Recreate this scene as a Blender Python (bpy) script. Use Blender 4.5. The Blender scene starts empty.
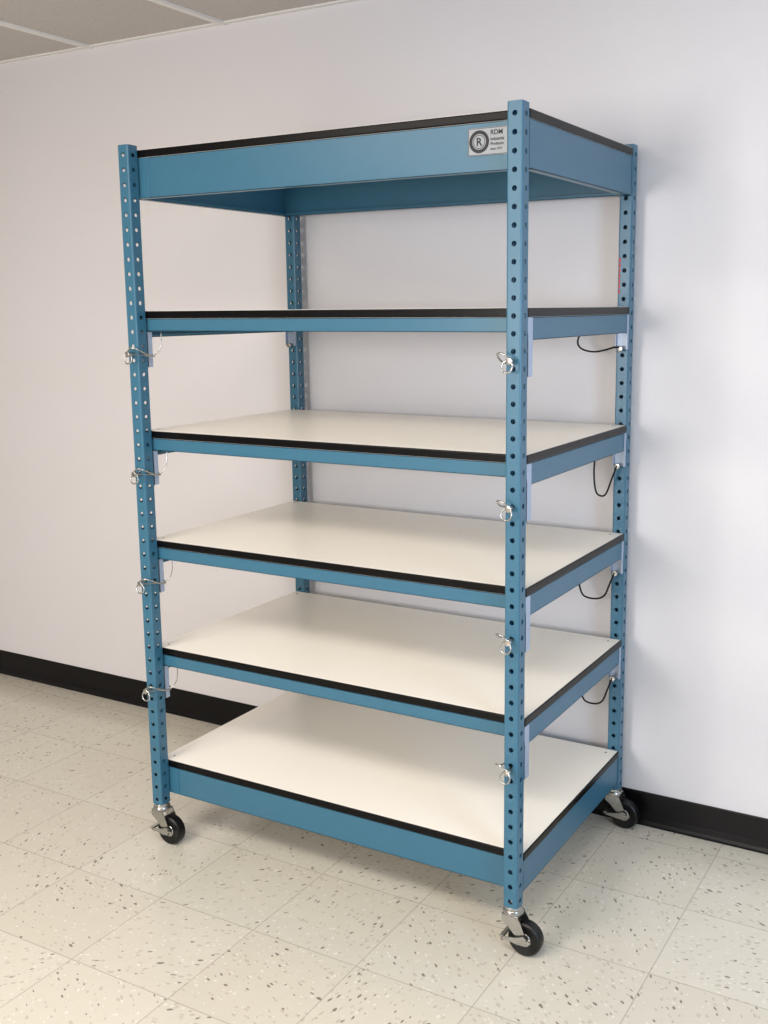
import bpy, bmesh, math
from mathutils import Matrix, Vector

# ------------------------------------------------------------------ constants
ZB = 0.1183                      # height of post bottoms above floor
W, D, H, P = 1.1533, 0.7544, 1.83, 0.0365
WALL_Y = 0.7868
CEIL_Z = 2.4530
SHELF_Z = [1.4035, 1.0795, 0.7730, 0.4615]
TOP_Z, BOT_Z = 1.8200, 0.124
BTH = 0.0195                     # board thickness
X0, X1, Y0 = -3.6, 3.9, -4.2

def srgb(r, g, b):
    def c(v):
        v /= 255.0
        return v / 12.92 if v <= 0.04045 else ((v + 0.055) / 1.055) ** 2.4
    return (c(r), c(g), c(b), 1.0)

# ------------------------------------------------------------------ materials
class NT:
    def __init__(s, name):
        s.m = bpy.data.materials.new(name); s.m.use_nodes = True
        s.t = s.m.node_tree; s.b = s.t.nodes['Principled BSDF']
    def n(s, typ, **kw):
        nd = s.t.nodes.new(typ)
        for k, v in kw.items():
            if k in nd.inputs.keys(): nd.inputs[k].default_value = v
            else: setattr(nd, k, v)
        return nd
    def l(s, a, b): s.t.links.new(a, b)
    def math(s, op, a, b=None, clamp=False):
        nd = s.t.nodes.new('ShaderNodeMath'); nd.operation = op; nd.use_clamp = clamp
        for i, v in enumerate((a, b)):
            if v is None: continue
            if isinstance(v, (int, float)): nd.inputs[i].default_value = v
            else: s.l(v, nd.inputs[i])
        return nd.outputs[0]
    def mix(s, fac, a, b):
        nd = s.t.nodes.new('ShaderNodeMix'); nd.data_type = 'RGBA'
        for sock, v in ((nd.inputs[0], fac), (nd.inputs[6], a), (nd.inputs[7], b)):
            if isinstance(v, (int, float, tuple)): sock.default_value = v
            else: s.l(v, sock)
        return nd.outputs[2]
    def pos(s):
        return s.n('ShaderNodeNewGeometry').outputs['Position']

def simple(name, col, rough=0.5, metal=0.0, spec=0.5, noise=0.0, nscale=40, bump=0.0, bscale=300):
    k = NT(name); b = k.b
    b.inputs['Roughness'].default_value = rough
    b.inputs['Metallic'].default_value = metal
    b.inputs['Specular IOR Level'].default_value = spec
    b.inputs['Base Color'].default_value = col
    if noise > 0:
        nz = k.n('ShaderNodeTexNoise', Scale=nscale, Detail=3.0); k.l(k.pos(), nz.inputs['Vector'])
        dk = tuple(c * (1 - noise) for c in col[:3]) + (1,)
        k.l(k.mix(nz.outputs[0], dk, col), b.inputs['Base Color'])
    if bump > 0:
        nz = k.n('ShaderNodeTexNoise', Scale=bscale, Detail=2.0); k.l(k.pos(), nz.inputs['Vector'])
        bp = k.n('ShaderNodeBump', Strength=bump, Distance=0.002)
        k.l(nz.outputs[0], bp.inputs['Height']); k.l(bp.outputs[0], b.inputs['Normal'])
    return k.m

M_BLUE = simple('blue_paint', srgb(53, 103, 127), rough=0.33, noise=0.08, nscale=25)
M_BRACKET = simple('bracket_steel', srgb(168, 182, 202), rough=0.38, metal=0.25, noise=0.1)
M_ZINC = simple('zinc_steel', srgb(188, 188, 184), rough=0.22, metal=0.95, noise=0.25, nscale=80)
M_BLACK = simple('black_tmold', srgb(5, 5, 6), rough=0.3, spec=0.18)
M_RUBBER = simple('black_rubber', srgb(10, 10, 11), rough=0.4, noise=0.2, spec=0.35)
M_CORD = simple('black_cord', srgb(6, 6, 7), rough=0.45, spec=.3)
M_WHITE = simple('white_laminate', srgb(250, 245, 235), rough=0.34, noise=0.03, nscale=180)
M_LABEL = simple('label_foil', srgb(134, 139, 144), rough=0.42, metal=0.3)
M_INK = simple('label_ink', srgb(22, 24, 28), rough=0.6)
M_RED = simple('red_decal', srgb(190, 40, 45), rough=0.5)
M_WALL = simple('wall_paint', srgb(216, 213, 214), rough=0.6, noise=0.03, nscale=2.0, bump=0.25, bscale=220)
M_BASE = simple('black_vinyl', srgb(6, 5, 7), rough=0.4, spec=0.25)

def floor_mat():
    k = NT('vct_floor'); b = k.b
    pos = k.pos(); sep = k.n('ShaderNodeSeparateXYZ'); k.l(pos, sep.inputs[0])
    T = 0.3048
    ux = k.math('DIVIDE', k.math('SUBTRACT', sep.outputs[0], 0.84), T)
    uy = k.math('DIVIDE', k.math('SUBTRACT', sep.outputs[1], -0.22), T)
    def edge(u):
        f = k.math('FRACT', u)
        return k.math('MINIMUM', f, k.math('SUBTRACT', 1.0, f))
    e = k.math('MINIMUM', edge(ux), edge(uy))
    line = k.math('LESS_THAN', e, 0.0050)
    cb = k.n('ShaderNodeCombineXYZ'); k.l(k.math('FLOOR', ux), cb.inputs[0]); k.l(k.math('FLOOR', uy), cb.inputs[1])
    wn = k.n('ShaderNodeTexWhiteNoise'); k.l(cb.outputs[0], wn.inputs['Vector'])
    base = k.mix(wn.outputs['Value'], srgb(207, 201, 186), srgb(213, 208, 194))
    n1 = k.n('ShaderNodeTexNoise', Scale=28.0, Detail=4.0); k.l(pos, n1.inputs['Vector'])
    base = k.mix(k.math('MULTIPLY', n1.outputs[0], 0.3), base, srgb(188, 180, 162))
    vr = k.n('ShaderNodeVectorRotate', rotation_type='Z_AXIS'); k.l(pos, vr.inputs['Vector'])
    k.l(k.math('MULTIPLY', wn.outputs['Value'], 6.28), vr.inputs['Angle'])
    def flecks(scale, sx, thr, keep, off):
        mp = k.n('ShaderNodeMapping'); mp.inputs['Scale'].default_value = (scale * sx, scale, scale)
        mp.inputs['Location'].default_value = (off, off * 2, 0)
        k.l(vr.outputs[0], mp.inputs['Vector'])
        nz = k.n('ShaderNodeTexNoise', Scale=1.0, Detail=1.0)
        k.l(mp.outputs[0], nz.inputs['Vector'])
        va = k.n('ShaderNodeVectorMath', operation='MULTIPLY_ADD')
        k.l(nz.outputs['Color'], va.inputs[0]); va.inputs[1].default_value = (.7, .7, 0); k.l(mp.outputs[0], va.inputs[2])
        vo = k.n('ShaderNodeTexVoronoi', voronoi_dimensions='2D'); vo.inputs['Scale'].default_value = 1.0
        k.l(va.outputs[0], vo.inputs['Vector'])
        s3 = k.n('ShaderNodeSeparateColor'); k.l(vo.outputs['Color'], s3.inputs[0])
        size = k.math('MULTIPLY', s3.outputs[1], thr)
        return k.math('MULTIPLY', k.math('LESS_THAN', vo.outputs['Distance'], size), k.math('LESS_THAN', s3.outputs[0], keep))
    f0 = flecks(105, 0.5, 0.42, 0.24, 3.3)
    base = k.mix(k.math('MULTIPLY', f0, 0.45), base, srgb(164, 153, 136))
    f2 = flecks(120, 0.6, 0.36, 0.14, 17.7)
    base = k.mix(k.math('MULTIPLY', f2, 0.4), base, srgb(240, 238, 230))
    f1 = flecks(100, 0.45, 0.34, 0.10, 7.1)
    base = k.mix(k.math('MULTIPLY', f1, 0.72), base, srgb(88, 76, 66))
    base = k.mix(k.math('MULTIPLY', line, 0.45), base, srgb(136, 127, 112))
    k.l(base, b.inputs['Base Color'])
    b.inputs['Specular IOR Level'].default_value = 0.5
    n2 = k.n('ShaderNodeTexNoise', Scale=5.0, Detail=3.0); k.l(pos, n2.inputs['Vector'])
    k.l(k.math('ADD', k.math('MULTIPLY', n2.outputs[0], 0.12), 0.13), b.inputs['Roughness'])
    bp = k.n('ShaderNodeBump', Strength=0.1, Distance=0.004)
    n3 = k.n('ShaderNodeTexNoise', Scale=9.0, Detail=2.0); k.l(pos, n3.inputs['Vector'])
    k.l(k.math('SUBTRACT', n3.outputs[0], k.math('MULTIPLY', line, 0.3)), bp.inputs['Height']); k.l(bp.outputs[0], b.inputs['Normal'])
    return k.m
M_FLOOR = floor_mat()

def ceil_mat():
    k = NT('acoustic_tile'); b = k.b; pos = k.pos()
    n1 = k.n('ShaderNodeTexNoise', Scale=160.0, Detail=3.0); k.l(pos, n1.inputs['Vector'])
    spk = k.math('LESS_THAN', n1.outputs[0], 0.40)
    k.l(k.mix(k.math('MULTIPLY', spk, 0.35), srgb(190, 184, 178), srgb(145, 140, 134)), b.inputs['Base Color'])
    b.inputs['Roughness'].default_value = 0.9
    return k.m
M_CEIL = ceil_mat()
M_TBAR = simple('tbar_white', srgb(226, 223, 218), rough=0.5)

# ------------------------------------------------------------------ mesh helpers
def obj_from_bm(name, bm, mat, parent=None, smooth=False):
    me = bpy.data.meshes.new(name)
    bmesh.ops.recalc_face_normals(bm, faces=bm.faces[:])
    bm.to_mesh(me); bm.free()
    if isinstance(mat, (list, tuple)):
        for m in mat: me.materials.append(m)
    else: me.materials.append(mat)
    if smooth:
        for p in me.polygons: p.use_smooth = True
        try: me.set_sharp_from_angle(angle=math.radians(35))
        except Exception: pass
    ob = bpy.data.objects.new(name, me); bpy.context.collection.objects.link(ob)
    if parent: ob.parent = parent
    return ob

def add_box(bm, x0, x1, y0, y1, z0, z1, bevel=0.0):
    vs = [bm.verts.new((x, y, z)) for x in (x0, x1) for y in (y0, y1) for z in (z0, z1)]
    q = [(0, 1, 3, 2), (4, 6, 7, 5), (0, 4, 5, 1), (2, 3, 7, 6), (0, 2, 6, 4), (1, 5, 7, 3)]
    fs = [bm.faces.new([vs[i] for i in f]) for f in q]
    if bevel > 0:
        es = list({e for f in fs for e in f.edges})
        bmesh.ops.bevel(bm, geom=es, offset=bevel, segments=2, affect='EDGES', profile=0.6)
    return fs

def add_poly(bm, pts, z0, z1):
    a = [bm.verts.new((x, y, z0)) for x, y in pts]; b = [bm.verts.new((x, y, z1)) for x, y in pts]
    f = [bm.faces.new(a[::-1]), bm.faces.new(b)]
    n = len(pts)
    for i in range(n): f.append(bm.faces.new((a[i], a[(i + 1) % n], b[(i + 1) % n], b[i])))
    return f

def add_cyl(bm, c, axis, r, h, seg=24, r2=None, bevel=0.0):
    rot = Vector((0, 0, 1)).rotation_difference(Vector(axis)).to_matrix().to_4x4()
    res = bmesh.ops.create_cone(bm, cap_ends=True, segments=seg, radius1=r, radius2=r if r2 is None else r2, depth=h,
                                matrix=Matrix.Translation(Vector(c)) @ rot)
    if bevel > 0:
        vs = set(res['verts'])
        es = [e for e in bm.edges if e.verts[0] in vs and e.verts[1] in vs and
              any(len(f.verts) > 4 for f in e.link_faces)]
        bmesh.ops.bevel(bm, geom=es, offset=bevel, segments=3, affect='EDGES', profile=0.5)
    return res

def curve(name, pts, r, mat, parent, cyclic=False):
    cu = bpy.data.curves.new(name, 'CURVE'); cu.dimensions = '3D'; cu.bevel_depth = r; cu.bevel_resolution = 3
    sp = cu.splines.new('NURBS'); sp.points.add(len(pts) - 1)
    for i, p in enumerate(pts): sp.points[i].co = (*p, 1)
    sp.order_u = 3; sp.use_endpoint_u = not cyclic; sp.use_cyclic_u = cyclic; sp.resolution_u = 8
    cu.materials.append(mat)
    ob = bpy.data.objects.new(name, cu); bpy.context.collection.objects.link(ob); ob.parent = parent
    return ob

# ------------------------------------------------------------------ room
def room_box(name, *a, mat):
    bm = bmesh.new(); add_box(bm, *a); return obj_from_bm(name, bm, mat)
room_box('floor', X0, X1, Y0, WALL_Y, -0.05, 0.0, mat=M_FLOOR)
room_box('wall_back', X0, X1, WALL_Y, WALL_Y + 0.1, 0, CEIL_Z, mat=M_WALL)
room_box('wall_left', X0 - 0.1, X0, Y0, WALL_Y, 0, CEIL_Z, mat=M_WALL)
room_box('wall_right', X1, X1 + 0.1, Y0, WALL_Y, 0, CEIL_Z, mat=M_WALL)
room_box('wall_front', X0, X1, Y0 - 0.1, Y0, 0, CEIL_Z, mat=M_WALL)
room_box('ceiling', X0, X1, Y0, WALL_Y, CEIL_Z, CEIL_Z + 0.05, mat=M_CEIL)
bm = bmesh.new()
x = -0.88 - 4 * 0.61
while x < X1 - 0.05:
    if x > X0 + .05: add_box(bm, x - 0.012, x + 0.012, Y0, WALL_Y, CEIL_Z - 0.008, CEIL_Z)
    x += 0.61
y = WALL_Y - 0.61
while y > Y0:
    add_box(bm, X0, X1, y - 0.012, y + 0.012, CEIL_Z - 0.0085, CEIL_Z); y -= 0.61
add_box(bm, X0, X1, WALL_Y - 0.02, WALL_Y, CEIL_Z - 0.005, CEIL_Z)
obj_from_bm('trim_ceiling_grid', bm, M_TBAR)
def baseboard(name, p0, p1, nrm):
    prof = [(0, 0), (0.016, 0), (0.011, 0.004), (0.006, 0.012), (0.0045, 0.03), (0.004, 0.097), (0.002, 0.1), (0, 0.1)]
    bm = bmesh.new(); A = []; B = []
    for o, z in prof:
        A.append(bm.verts.new((p0[0] + nrm[0] * o, p0[1] + nrm[1] * o, z)))
        B.append(bm.verts.new((p1[0] + nrm[0] * o, p1[1] + nrm[1] * o, z)))
    n = len(prof)
    for i in range(n): bm.faces.new((A[i], A[(i + 1) % n], B[(i + 1) % n], B[i]))
    bm.faces.new(A); bm.faces.new(B[::-1])
    obj_from_bm(name, bm, M_BASE)
baseboard('baseboard_back', (X0, WALL_Y), (X1, WALL_Y), (0, -1))
baseboard('baseboard_left', (X0, Y0), (X0, WALL_Y), (1, 0))
baseboard('baseboard_right', (X1, Y0), (X1, WALL_Y), (-1, 0))
baseboard('baseboard_front', (X0, Y0), (X1, Y0), (0, 1))

# ------------------------------------------------------------------ rack
rack = bpy.data.objects.new('mobile_shelving_rack', None); bpy.context.collection.objects.link(rack)
rack.location = (0, 0, ZB)

PITCH, HR, CR, TH = 0.0381, 0.0060, 0.004, 0.0024
def post_mesh():
    """square perforated tube, corner at origin, holes on 4 sides"""
    bm = bmesh.new()
    w = P; hw = w / 2; fl = hw - CR
    N = 48; z0 = 0.015 - PITCH / 2
    seg = 16
    for side in range(4):
        R = Matrix.Rotation(side * math.pi / 2, 3, 'Z')
        def V(u, d, z):
            v = R @ Vector((u, -hw + d, 0)); return bm.verts.new((v.x + hw, v.y + hw, z))
        zb_list = [max(0.0, z0 + i * PITCH) for i in range(N)] + [H]
        for i in range(N):
            za, zb = zb_list[i], zb_list[i + 1]; zc = z0 + (i + .5) * PITCH
            ring, ring2, outer = [], [], []
            for s in range(seg):
                a = 2 * math.pi * (s + .5) / seg - math.pi * .75 - math.pi/seg
                cu, cz = math.cos(a), math.sin(a)
                ring.append(V(HR * cu, 0, zc + HR * cz)); ring2.append(V(HR * cu, TH, zc + HR * cz))
                m = max(abs(cu), abs(cz)); ou, oz = cu / m, cz / m
                zz = zc + oz * ((zb - zc) if oz > 0 else (zc - za))
                outer.append(V(fl * ou, 0, zz))
            for s in range(seg):
                t = (s + 1) % seg
                bm.faces.new((ring[s], ring[t], outer[t], outer[s]))
                bm.faces.new((ring[s], ring2[s], ring2[t], ring[t]))
        pr = []
        for k_ in range(4):
            a = -math.pi / 2 + k_ * (math.pi / 2) / 3
            u = fl + CR * math.cos(a); d = -(fl) + CR * math.sin(a)
            v = R @ Vector((u, d, 0)); pr.append((v.x + hw, v.y + hw))
        vs = [[bm.verts.new((x_, y_, z_)) for z_ in (0, H)] for x_, y_ in pr]
        for k_ in range(3): bm.faces.new((vs[k_][0], vs[k_ + 1][0], vs[k_ + 1][1], vs[k_][1]))
    bmesh.ops.remove_doubles(bm, verts=bm.verts[:], dist=1e-5)
    add_box(bm, 0.002, w - .002, 0.002, w - .002, H - .002, H + .001)
    me = bpy.data.meshes.new('post')
    bmesh.ops.recalc_face_normals(bm, faces=bm.faces[:])
    bm.to_mesh(me); bm.free(); me.materials.append(M_BLUE)
    return me
pm = post_mesh()
POSTS = {'front_left': (0, 0), 'front_right': (W - P, 0), 'back_left': (0, D - P), 'back_right': (W - P, D - P)}
for n, (px, py) in POSTS.items():
    ob = bpy.data.objects.new('post_' + n, pm); bpy.context.collection.objects.link(ob); ob.parent = rack; ob.location = (px, py, 0)

YF, YR = P + .0012, D - P - .0012          # shelves sit between front and back posts
def rect(i): return [(i, YF + i), (W - i, YF + i), (W - i, YR - i), (i, YR - i)]
def board(tag, zt, th=BTH):
    bm = bmesh.new(); fs = add_poly(bm, rect(0.0), zt - th, zt)
    es = list({e for f in fs for e in f.edges})
    bmesh.ops.bevel(bm, geom=es, offset=0.003, segments=3, affect='EDGES', profile=0.5)
    obj_from_bm('edge_tmold_' + tag, bm, M_BLACK, rack)
    bm = bmesh.new(); add_poly(bm, rect(.0032), zt - 0.002, zt + 0.0006)
    obj_from_bm('top_laminate_' + tag, bm, M_WHITE, rack)
    bm = bmesh.new(); add_poly(bm, rect(.0035), zt - th - .0004, zt - th + 0.002)
    obj_from_bm('underside_laminate_' + tag, bm, M_WHITE, rack)
    bm = bmesh.new()
    for (x_, y_) in ((.03, YF + .03), (W - .03, YF + .03), (.03, YR - .03), (W - .03, YR - .03)):
        add_cyl(bm, (x_, y_, zt + .0009), (0, 0, 1), .0035, .001, 12)
    obj_from_bm('screws_' + tag, bm, M_ZINC, rack)

def channel(bm, kind, z0, z1, t=0.0025, fl=0.022, inset=0.003):
    def add(x0, x1, y0, y1, za, zb): add_box(bm, x0, x1, y0, y1, za, zb, 0.0008)
    i = inset
    if kind in ('front', 'back'):
        def yy(lo, hi):
            return (YF + lo, YF + hi) if kind == 'front' else (YR - hi, YR - lo)
        add(i, W - i, *yy(i, i + t), z0, z1)
        add(i, W - i, *yy(i, i + fl), z0, z0 + t)
        add(i, W - i, *yy(i, i + fl), z1 - t, z1)
        add(i, W - i, *yy(i + fl - t, i + fl), z0, z0 + 0.008)
        if z1 - z0 > .06:
            for xa in (P * .5, W - P * 1.5 - .012):
                add(xa, xa + P + .014, *yy(i - .002, i + .001), z0 + .001, z1 - .001)
    else:
        def xx(lo, hi):
            return (lo, hi) if kind == 'left' else (W - hi, W - lo)
        add(*xx(i, i + t), YF + i, YR - i, z0, z1)
        add(*xx(i, i + fl), YF + i, YR - i, z0, z0 + t)
        add(*xx(i, i + fl), YF + i, YR - i, z1 - t, z1)
        add(*xx(i + fl - t, i + fl), YF + i, YR - i, z0, z0 + 0.008)

def frame(tag, zt, hf, hs, th=BTH):
    bm = bmesh.new(); z1 = zt - th - .0005
    channel(bm, 'front', z1 - hf, z1); channel(bm, 'back', z1 - hf, z1)
    channel(bm, 'left', z1 - hs, z1); channel(bm, 'right', z1 - hs, z1)
    obj_from_bm('frame_' + tag, bm, M_BLUE, rack)

board('level_6', TOP_Z); frame('level_6', TOP_Z, 0.103, 0.103)
board('level_1', BOT_Z); frame('level_1', BOT_Z, 0.080, 0.080)

def lock_pin(tag, px, py, z, s, front=True):
    fy = py; d = -1
    cx = px + P / 2
    bm = bmesh.new()
    add_cyl(bm, (cx, fy + d * .007, z), (0, 1, 0), .0050, .03, 16, bevel=.0008)
    add_cyl(bm, (cx, fy + d * .020, z), (0, 1, 0), .0080, .009, 16, bevel=.0014)
    add_cyl(bm, (cx, py + P / 2, z), (0, 1, 0), .0042, P + .03, 12, bevel=.0008)
    obj_from_bm('lock_pin_' + tag, bm, M_ZINC, rack, True)
    if not front: return
    xo = px - .014 if s < 0 else px + P + .014
    f0 = fy + d * .021; b0 = py + P + .016
    ym = (f0 + b0) / 2
    pts = [(cx, f0, z + .004), (cx + s * .012, f0 + d * .006, z + .018), (xo, f0, z + .016), (xo + s * .005, ym, z - .004),
           (xo, b0, z - .010), (cx + s * .008, b0 - d * .002, z - .002), (cx, b0, z)]
    curve('lock_wire_' + tag, pts, .0022, M_ZINC, rack)
    pts = [(cx, f0, z + .004), (cx - s * .012, f0 + d * .004, z - .006), (cx - s * .005, f0 + d * .006, z - .026),
           (cx + s * .015, f0 + d * .004, z - .024), (cx + s * .018, f0 + d * .002, z - .004), (cx, f0, z + .006)]
    curve('pull_ring_' + tag, pts, .0019, M_ZINC, rack)

for i, zt in enumerate(SHELF_Z):
    tag = 'level_%d' % (5 - i)
    board(tag, zt); frame(tag, zt, 0.033, 0.050)
    bm = bmesh.new()
    z1 = zt - BTH - .001
    for cx in (0, 1):
        for cy in (0, 1):
            def X(a, b): return (a, b) if cx == 0 else (W - b, W - a)
            def Y(a, b): return (a, b) if cy == 0 else (D - b, D - a)
            y0 = P + .0012; wd = .026 if cy == 0 else .014; z0 = zt - (.150 if cy == 0 else .115)
            add_box(bm, *X(.0005, .003), *Y(y0, y0 + wd), z0, z1, .0006)
            add_box(bm, *X(P - .0035, P - .001), *Y(y0, y0 + wd * .7), z0, z1 - .035, .0006)
            add_box(bm, *X(.0005, P - .001), *Y(y0, y0 + .0025), z0, z1 - .035, .0006)
    obj_from_bm('corner_brackets_' + tag, bm, M_BRACKET, rack)
    zp = zt - .113
    for n, (px, py) in POSTS.items():
        lock_pin(tag + '_' + n, px, py, zp, -1 if 'right' in n else 1, 'front' in n)
    dep = (.125, .205, .200, .205)[i]
    lx = (.100, .045, .085, .075)[i]
    xb = W - P; yb = YR - .012; zb = zt - .060
    pts = [(xb - lx + .01, yb, zb), (xb - lx - .008, yb - .002, zb - .022), (xb - lx - .004, yb - .004, zt - dep + .012), (xb - lx * .6, yb + .002, zt - dep),
           (xb - .012, yb - .004, zt - dep + .012), (xb + .006, yb - .016, (zp + zt - dep) / 2 + .012), (xb + P * .5, D - P - .022, zp + .004)]
    curve('lanyard_' + tag, pts, .0026, M_CORD, rack)
    pts = [(P + .03, YF + .02, zt - .058), (P + .034, YF + .018, zt - .085), (P + .022, YF + .012, zt - .115),
           (P + .006, YF - .004, zt - .122), (P + .004, P * .5, zt - .116), (P / 2 + .008, -.02, zp)]
    curve('lanyard_front_' + tag, pts, .0015, M_ZINC, rack)

# maker's label on top beam
lz0, lz1 = 1.731, 1.789; lx1 = W - P - .0174 + .003; lx0 = lx1 - .096; ly = YF + .0008
bm = bmesh.new(); add_box(bm, lx0, lx1, ly - .0008, ly, lz0, lz1, .0003); obj_from_bm('label_plate', bm, M_LABEL, rack)
bm = bmesh.new()
cxl, czl = lx0 + .027, (lz0 + lz1) / 2
for (r0, r1) in ((.0240, .0165), (.0145, .0130)):
    n = 40
    for k_ in range(n):
        a, b_ = 2 * math.pi * k_ / n, 2 * math.pi * (k_ + 1) / n
        bm.faces.new([bm.verts.new((cxl + r * math.cos(t), ly - .0011, czl + r * math.sin(t))) for r, t in ((r0, a), (r0, b_), (r1, b_), (r1, a))])
for (xa, xb_, za, zb_) in ((lx0 + .001, lx1 - .001, lz0 + .001, lz0 + .002), (lx0 + .001, lx1 - .001, lz1 - .002, lz1 - .001),
                         (lx0 + .001, lx0 + .002, lz0 + .002, lz1 - .002), (lx1 - .002, lx1 - .001, lz0 + .002, lz1 - .002)):
    add_box(bm, xa, xb_, ly - .0011, ly - .0007, za, zb_)
obj_from_bm('label_emblem', bm, M_INK, rack)
def text(name, s, size, x, z, mat=M_INK):
    cu = bpy.data.curves.new(name, 'FONT'); cu.body = s; cu.size = size; cu.extrude = .0001; cu.offset = size * .02
    cu.materials.append(mat)
    ob = bpy.data.objects.new(name, cu); bpy.context.collection.objects.link(ob); ob.parent = rack
    ob.location = (x, ly - .0012, z); ob.rotation_euler = (math.pi / 2, 0, 0)
text('label_letter', 'R', .024, cxl - .0074, czl - .0084)
text('label_line_1', 'RDM', .014, lx0 + .054, lz0 + .042)
text('label_line_2', 'Industrial', .0088, lx0 + .054, lz0 + .030)
text('label_line_3', 'Products', .0088, lx0 + .054, lz0 + .020)
text('label_line_4', 'since 1977', .0065, lx0 + .054, lz0 + .010)
bm = bmesh.new()
for k_ in range(7):
    add_box(bm, W - P + .0035, W - P + .0075, D - P - .0008, D - P + .0001, 1.44 + k_ * .014, 1.45 + k_ * .014)
obj_from_bm('red_decal', bm, M_RED, rack)

# ------------------------------------------------------------------ casters
def caster(tag, px, py):
    cx, cy = px + P / 2, py + P / 2
    wz = -ZB + .0425; ox = .034
    bm = bmesh.new()
    prof = [(.017, -.0135), (.030, -.0135), (.033, -.0150), (.038, -.0150), (.0415, -.0115), (.0425, -.004),
            (.0425, .004), (.0415, .0115), (.038, .0150), (.033, .0150), (.030, .0135), (.017, .0135)]
    n = 48; rings = []
    for k_ in range(n):
        a = 2 * math.pi * k_ / n
        rings.append([bm.verts.new((cx + ox + r * math.cos(a), cy + d, wz + r * math.sin(a))) for r, d in prof])
    for k_ in range(n):
        A, B = rings[k_], rings[(k_ + 1) % n]
        for j in range(len(prof)):
            t = (j + 1) % len(prof)
            bm.faces.new((A[j], A[t], B[t], B[j]))
    obj_from_bm('caster_wheel_' + tag, bm, M_RUBBER, rack, True)
    bm = bmesh.new()
    add_cyl(bm, (cx + ox, cy, wz), (0, 1, 0), .0175, .029, 28, bevel=.002)
    add_cyl(bm, (cx + ox, cy, wz), (0, 1, 0), .0050, .052, 12)
    for s in (-1, 1):
        add_cyl(bm, (cx + ox, cy + s * .024, wz), (0, 1, 0), .0085, .005, 6)
        pl = [(-.020, -.018), (.020, -.018), (.030, -.036), (ox + .011, wz + .004), (ox + .006, wz - .010), (ox - .006, wz - .011),
              (ox - .013, wz + .004), (-.004, -.046), (-.020, -.034)]
        y0 = cy + s * .0195; y1 = cy + s * .0220
        a = [bm.verts.new((cx + x_, y0, z_)) for x_, z_ in pl]; b = [bm.verts.new((cx + x_, y1, z_)) for x_, z_ in pl]
        bm.faces.new(a); bm.faces.new(b[::-1])
        for k_ in range(len(pl)):
            t = (k_ + 1) % len(pl); bm.faces.new((a[k_], a[t], b[t], b[k_]))
    add_box(bm, cx - .020, cx + .022, cy - .022, cy + .022, -.020, -.0165, .001)
    add_cyl(bm, (cx, cy, -.012), (0, 0, 1), .026, .010, 32, r2=.023, bevel=.002)
    add_cyl(bm, (cx, cy, -.004), (0, 0, 1), .0215, .008, 32, bevel=.001)
    add_cyl(bm, (cx, cy, .012), (0, 0, 1), .0125, .05, 24)
    obj_from_bm('caster_fork_' + tag, bm, M_ZINC, rack, True)
    bm = bmesh.new()
    pl = [(ox + .012, wz + .012), (ox + .004, wz + .017), (ox - .012, wz + .010), (ox - .034, wz + .006), (ox - .050, wz + .004), (ox - .050, wz - .003),
          (ox - .030, wz - .004), (ox - .010, wz - .007), (ox + .010, wz - .005)]
    for s in (-1, 1):
        y0 = cy + s * .0262; y1 = cy + s * .0285
        a = [bm.verts.new((cx + x_, y0, z_)) for x_, z_ in pl]; b = [bm.verts.new((cx + x_, y1, z_)) for x_, z_ in pl]
        bm.faces.new(a); bm.faces.new(b[::-1])
        for k_ in range(len(pl)):
            t = (k_ + 1) % len(pl); bm.faces.new((a[k_], a[t], b[t], b[k_]))
    add_box(bm, cx + ox - .056, cx + ox - .046, cy - .0285, cy + .0285, wz + .000, wz + .006, .0015)
    add_box(bm, cx + ox + .008, cx + ox + .024, cy - .0300, cy - .0262, wz + .004, wz + .009, .001)
    obj_from_bm('caster_brake_' + tag, bm, M_ZINC, rack)
for n, (px, py) in POSTS.items(): caster(n, px, py)

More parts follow.
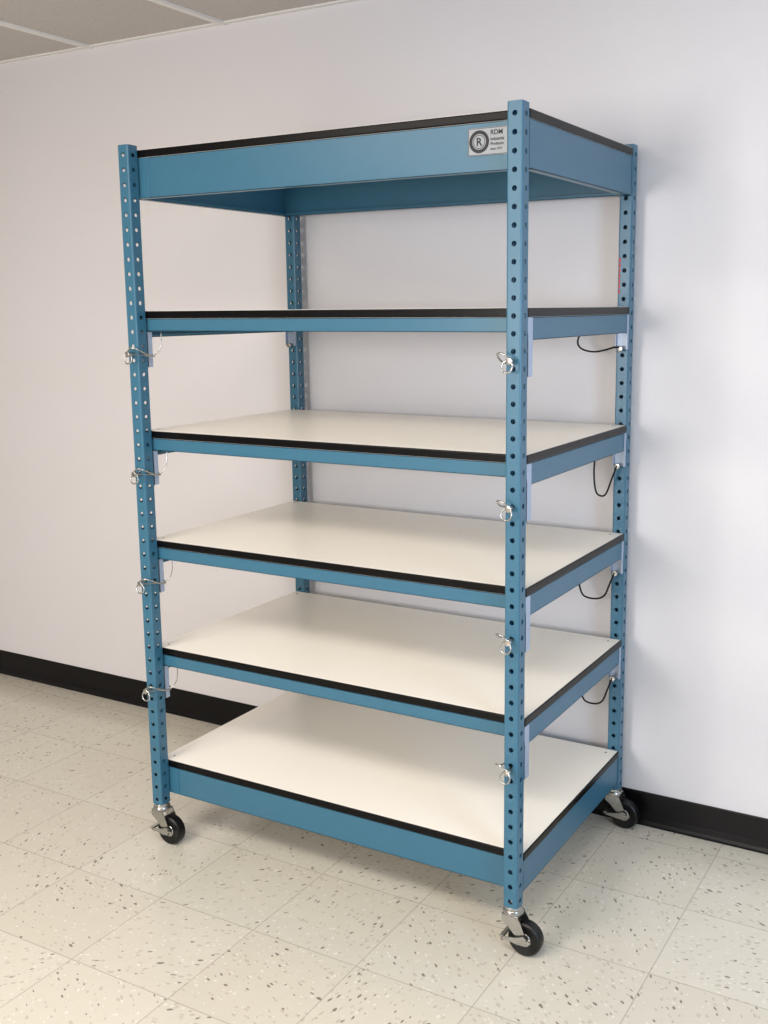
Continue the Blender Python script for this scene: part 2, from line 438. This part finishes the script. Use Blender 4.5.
# ------------------------------------------------------------------ lights
def area(name, loc, target, sx, sy, power, col):
    L = bpy.data.lights.new(name, 'AREA'); L.shape = 'RECTANGLE'; L.size = sx; L.size_y = sy; L.energy = power; L.color = col
    ob = bpy.data.objects.new(name, L); bpy.context.collection.objects.link(ob)
    ob.location = loc
    ob.rotation_euler = (Vector(target) - Vector(loc)).to_track_quat('-Z', 'Y').to_euler()
    return ob
area('ceiling_light_a', (-0.2, -2.0, CEIL_Z - .03), (-0.2, -2.0, 0), 1.2, 0.6, 46, (1.0, 0.90, 0.81))
area('ceiling_light_b', (1.5, -1.7, CEIL_Z - .03), (1.5, -1.7, 0), 1.2, 0.6, 36, (1.0, 0.95, 0.88))
area('window_daylight_front', (0.2, Y0 + .1, 1.5), (1.1, 0.5, 0.9), 1.0, 1.0, 92, (1.0, 0.96, 0.93))
area('window_daylight_side', (X1 - .1, -1.2, 1.4), (1.4, 0.75, 1.1), 1.4, 1.3, 68, (0.48, 0.70, 1.0))
w = bpy.data.worlds.new('world'); bpy.context.scene.world = w; w.use_nodes = True
w.node_tree.nodes['Background'].inputs[0].default_value = (0.8, 0.85, 1, 1)
w.node_tree.nodes['Background'].inputs[1].default_value = 0.3

# ------------------------------------------------------------------ camera
CX, CY, CZ, YAW, PIT, ROL, F, SX, SY = 2.1037, -2.1185, 1.4046 + ZB, -0.5185, -0.1682, -0.0089, 1063.0348, 34.3293, -23.169
sy_, cy_ = math.sin(YAW), math.cos(YAW); sp, cp = math.sin(PIT), math.cos(PIT)
fwd = Vector((sy_ * cp, cy_ * cp, sp)); right = Vector((cy_, -sy_, 0)); up = right.cross(fwd)
c, s = math.cos(ROL), math.sin(ROL)
r2 = c * right + s * up; u2 = -s * right + c * up
cam = bpy.data.cameras.new('camera'); cob = bpy.data.objects.new('camera', cam); bpy.context.collection.objects.link(cob)
cob.matrix_world = Matrix(((r2.x, u2.x, -fwd.x, CX), (r2.y, u2.y, -fwd.y, CY), (r2.z, u2.z, -fwd.z, CZ), (0, 0, 0, 1)))
cam.sensor_fit = 'VERTICAL'; cam.sensor_height = 24; cam.lens = F / 1024 * 24
cam.shift_x = -SX / 1024; cam.shift_y = SY / 1024
cam.clip_start = 0.05
sc = bpy.context.scene; sc.camera = cob
sc.view_settings.view_transform = 'Standard'; sc.view_settings.look = 'None'
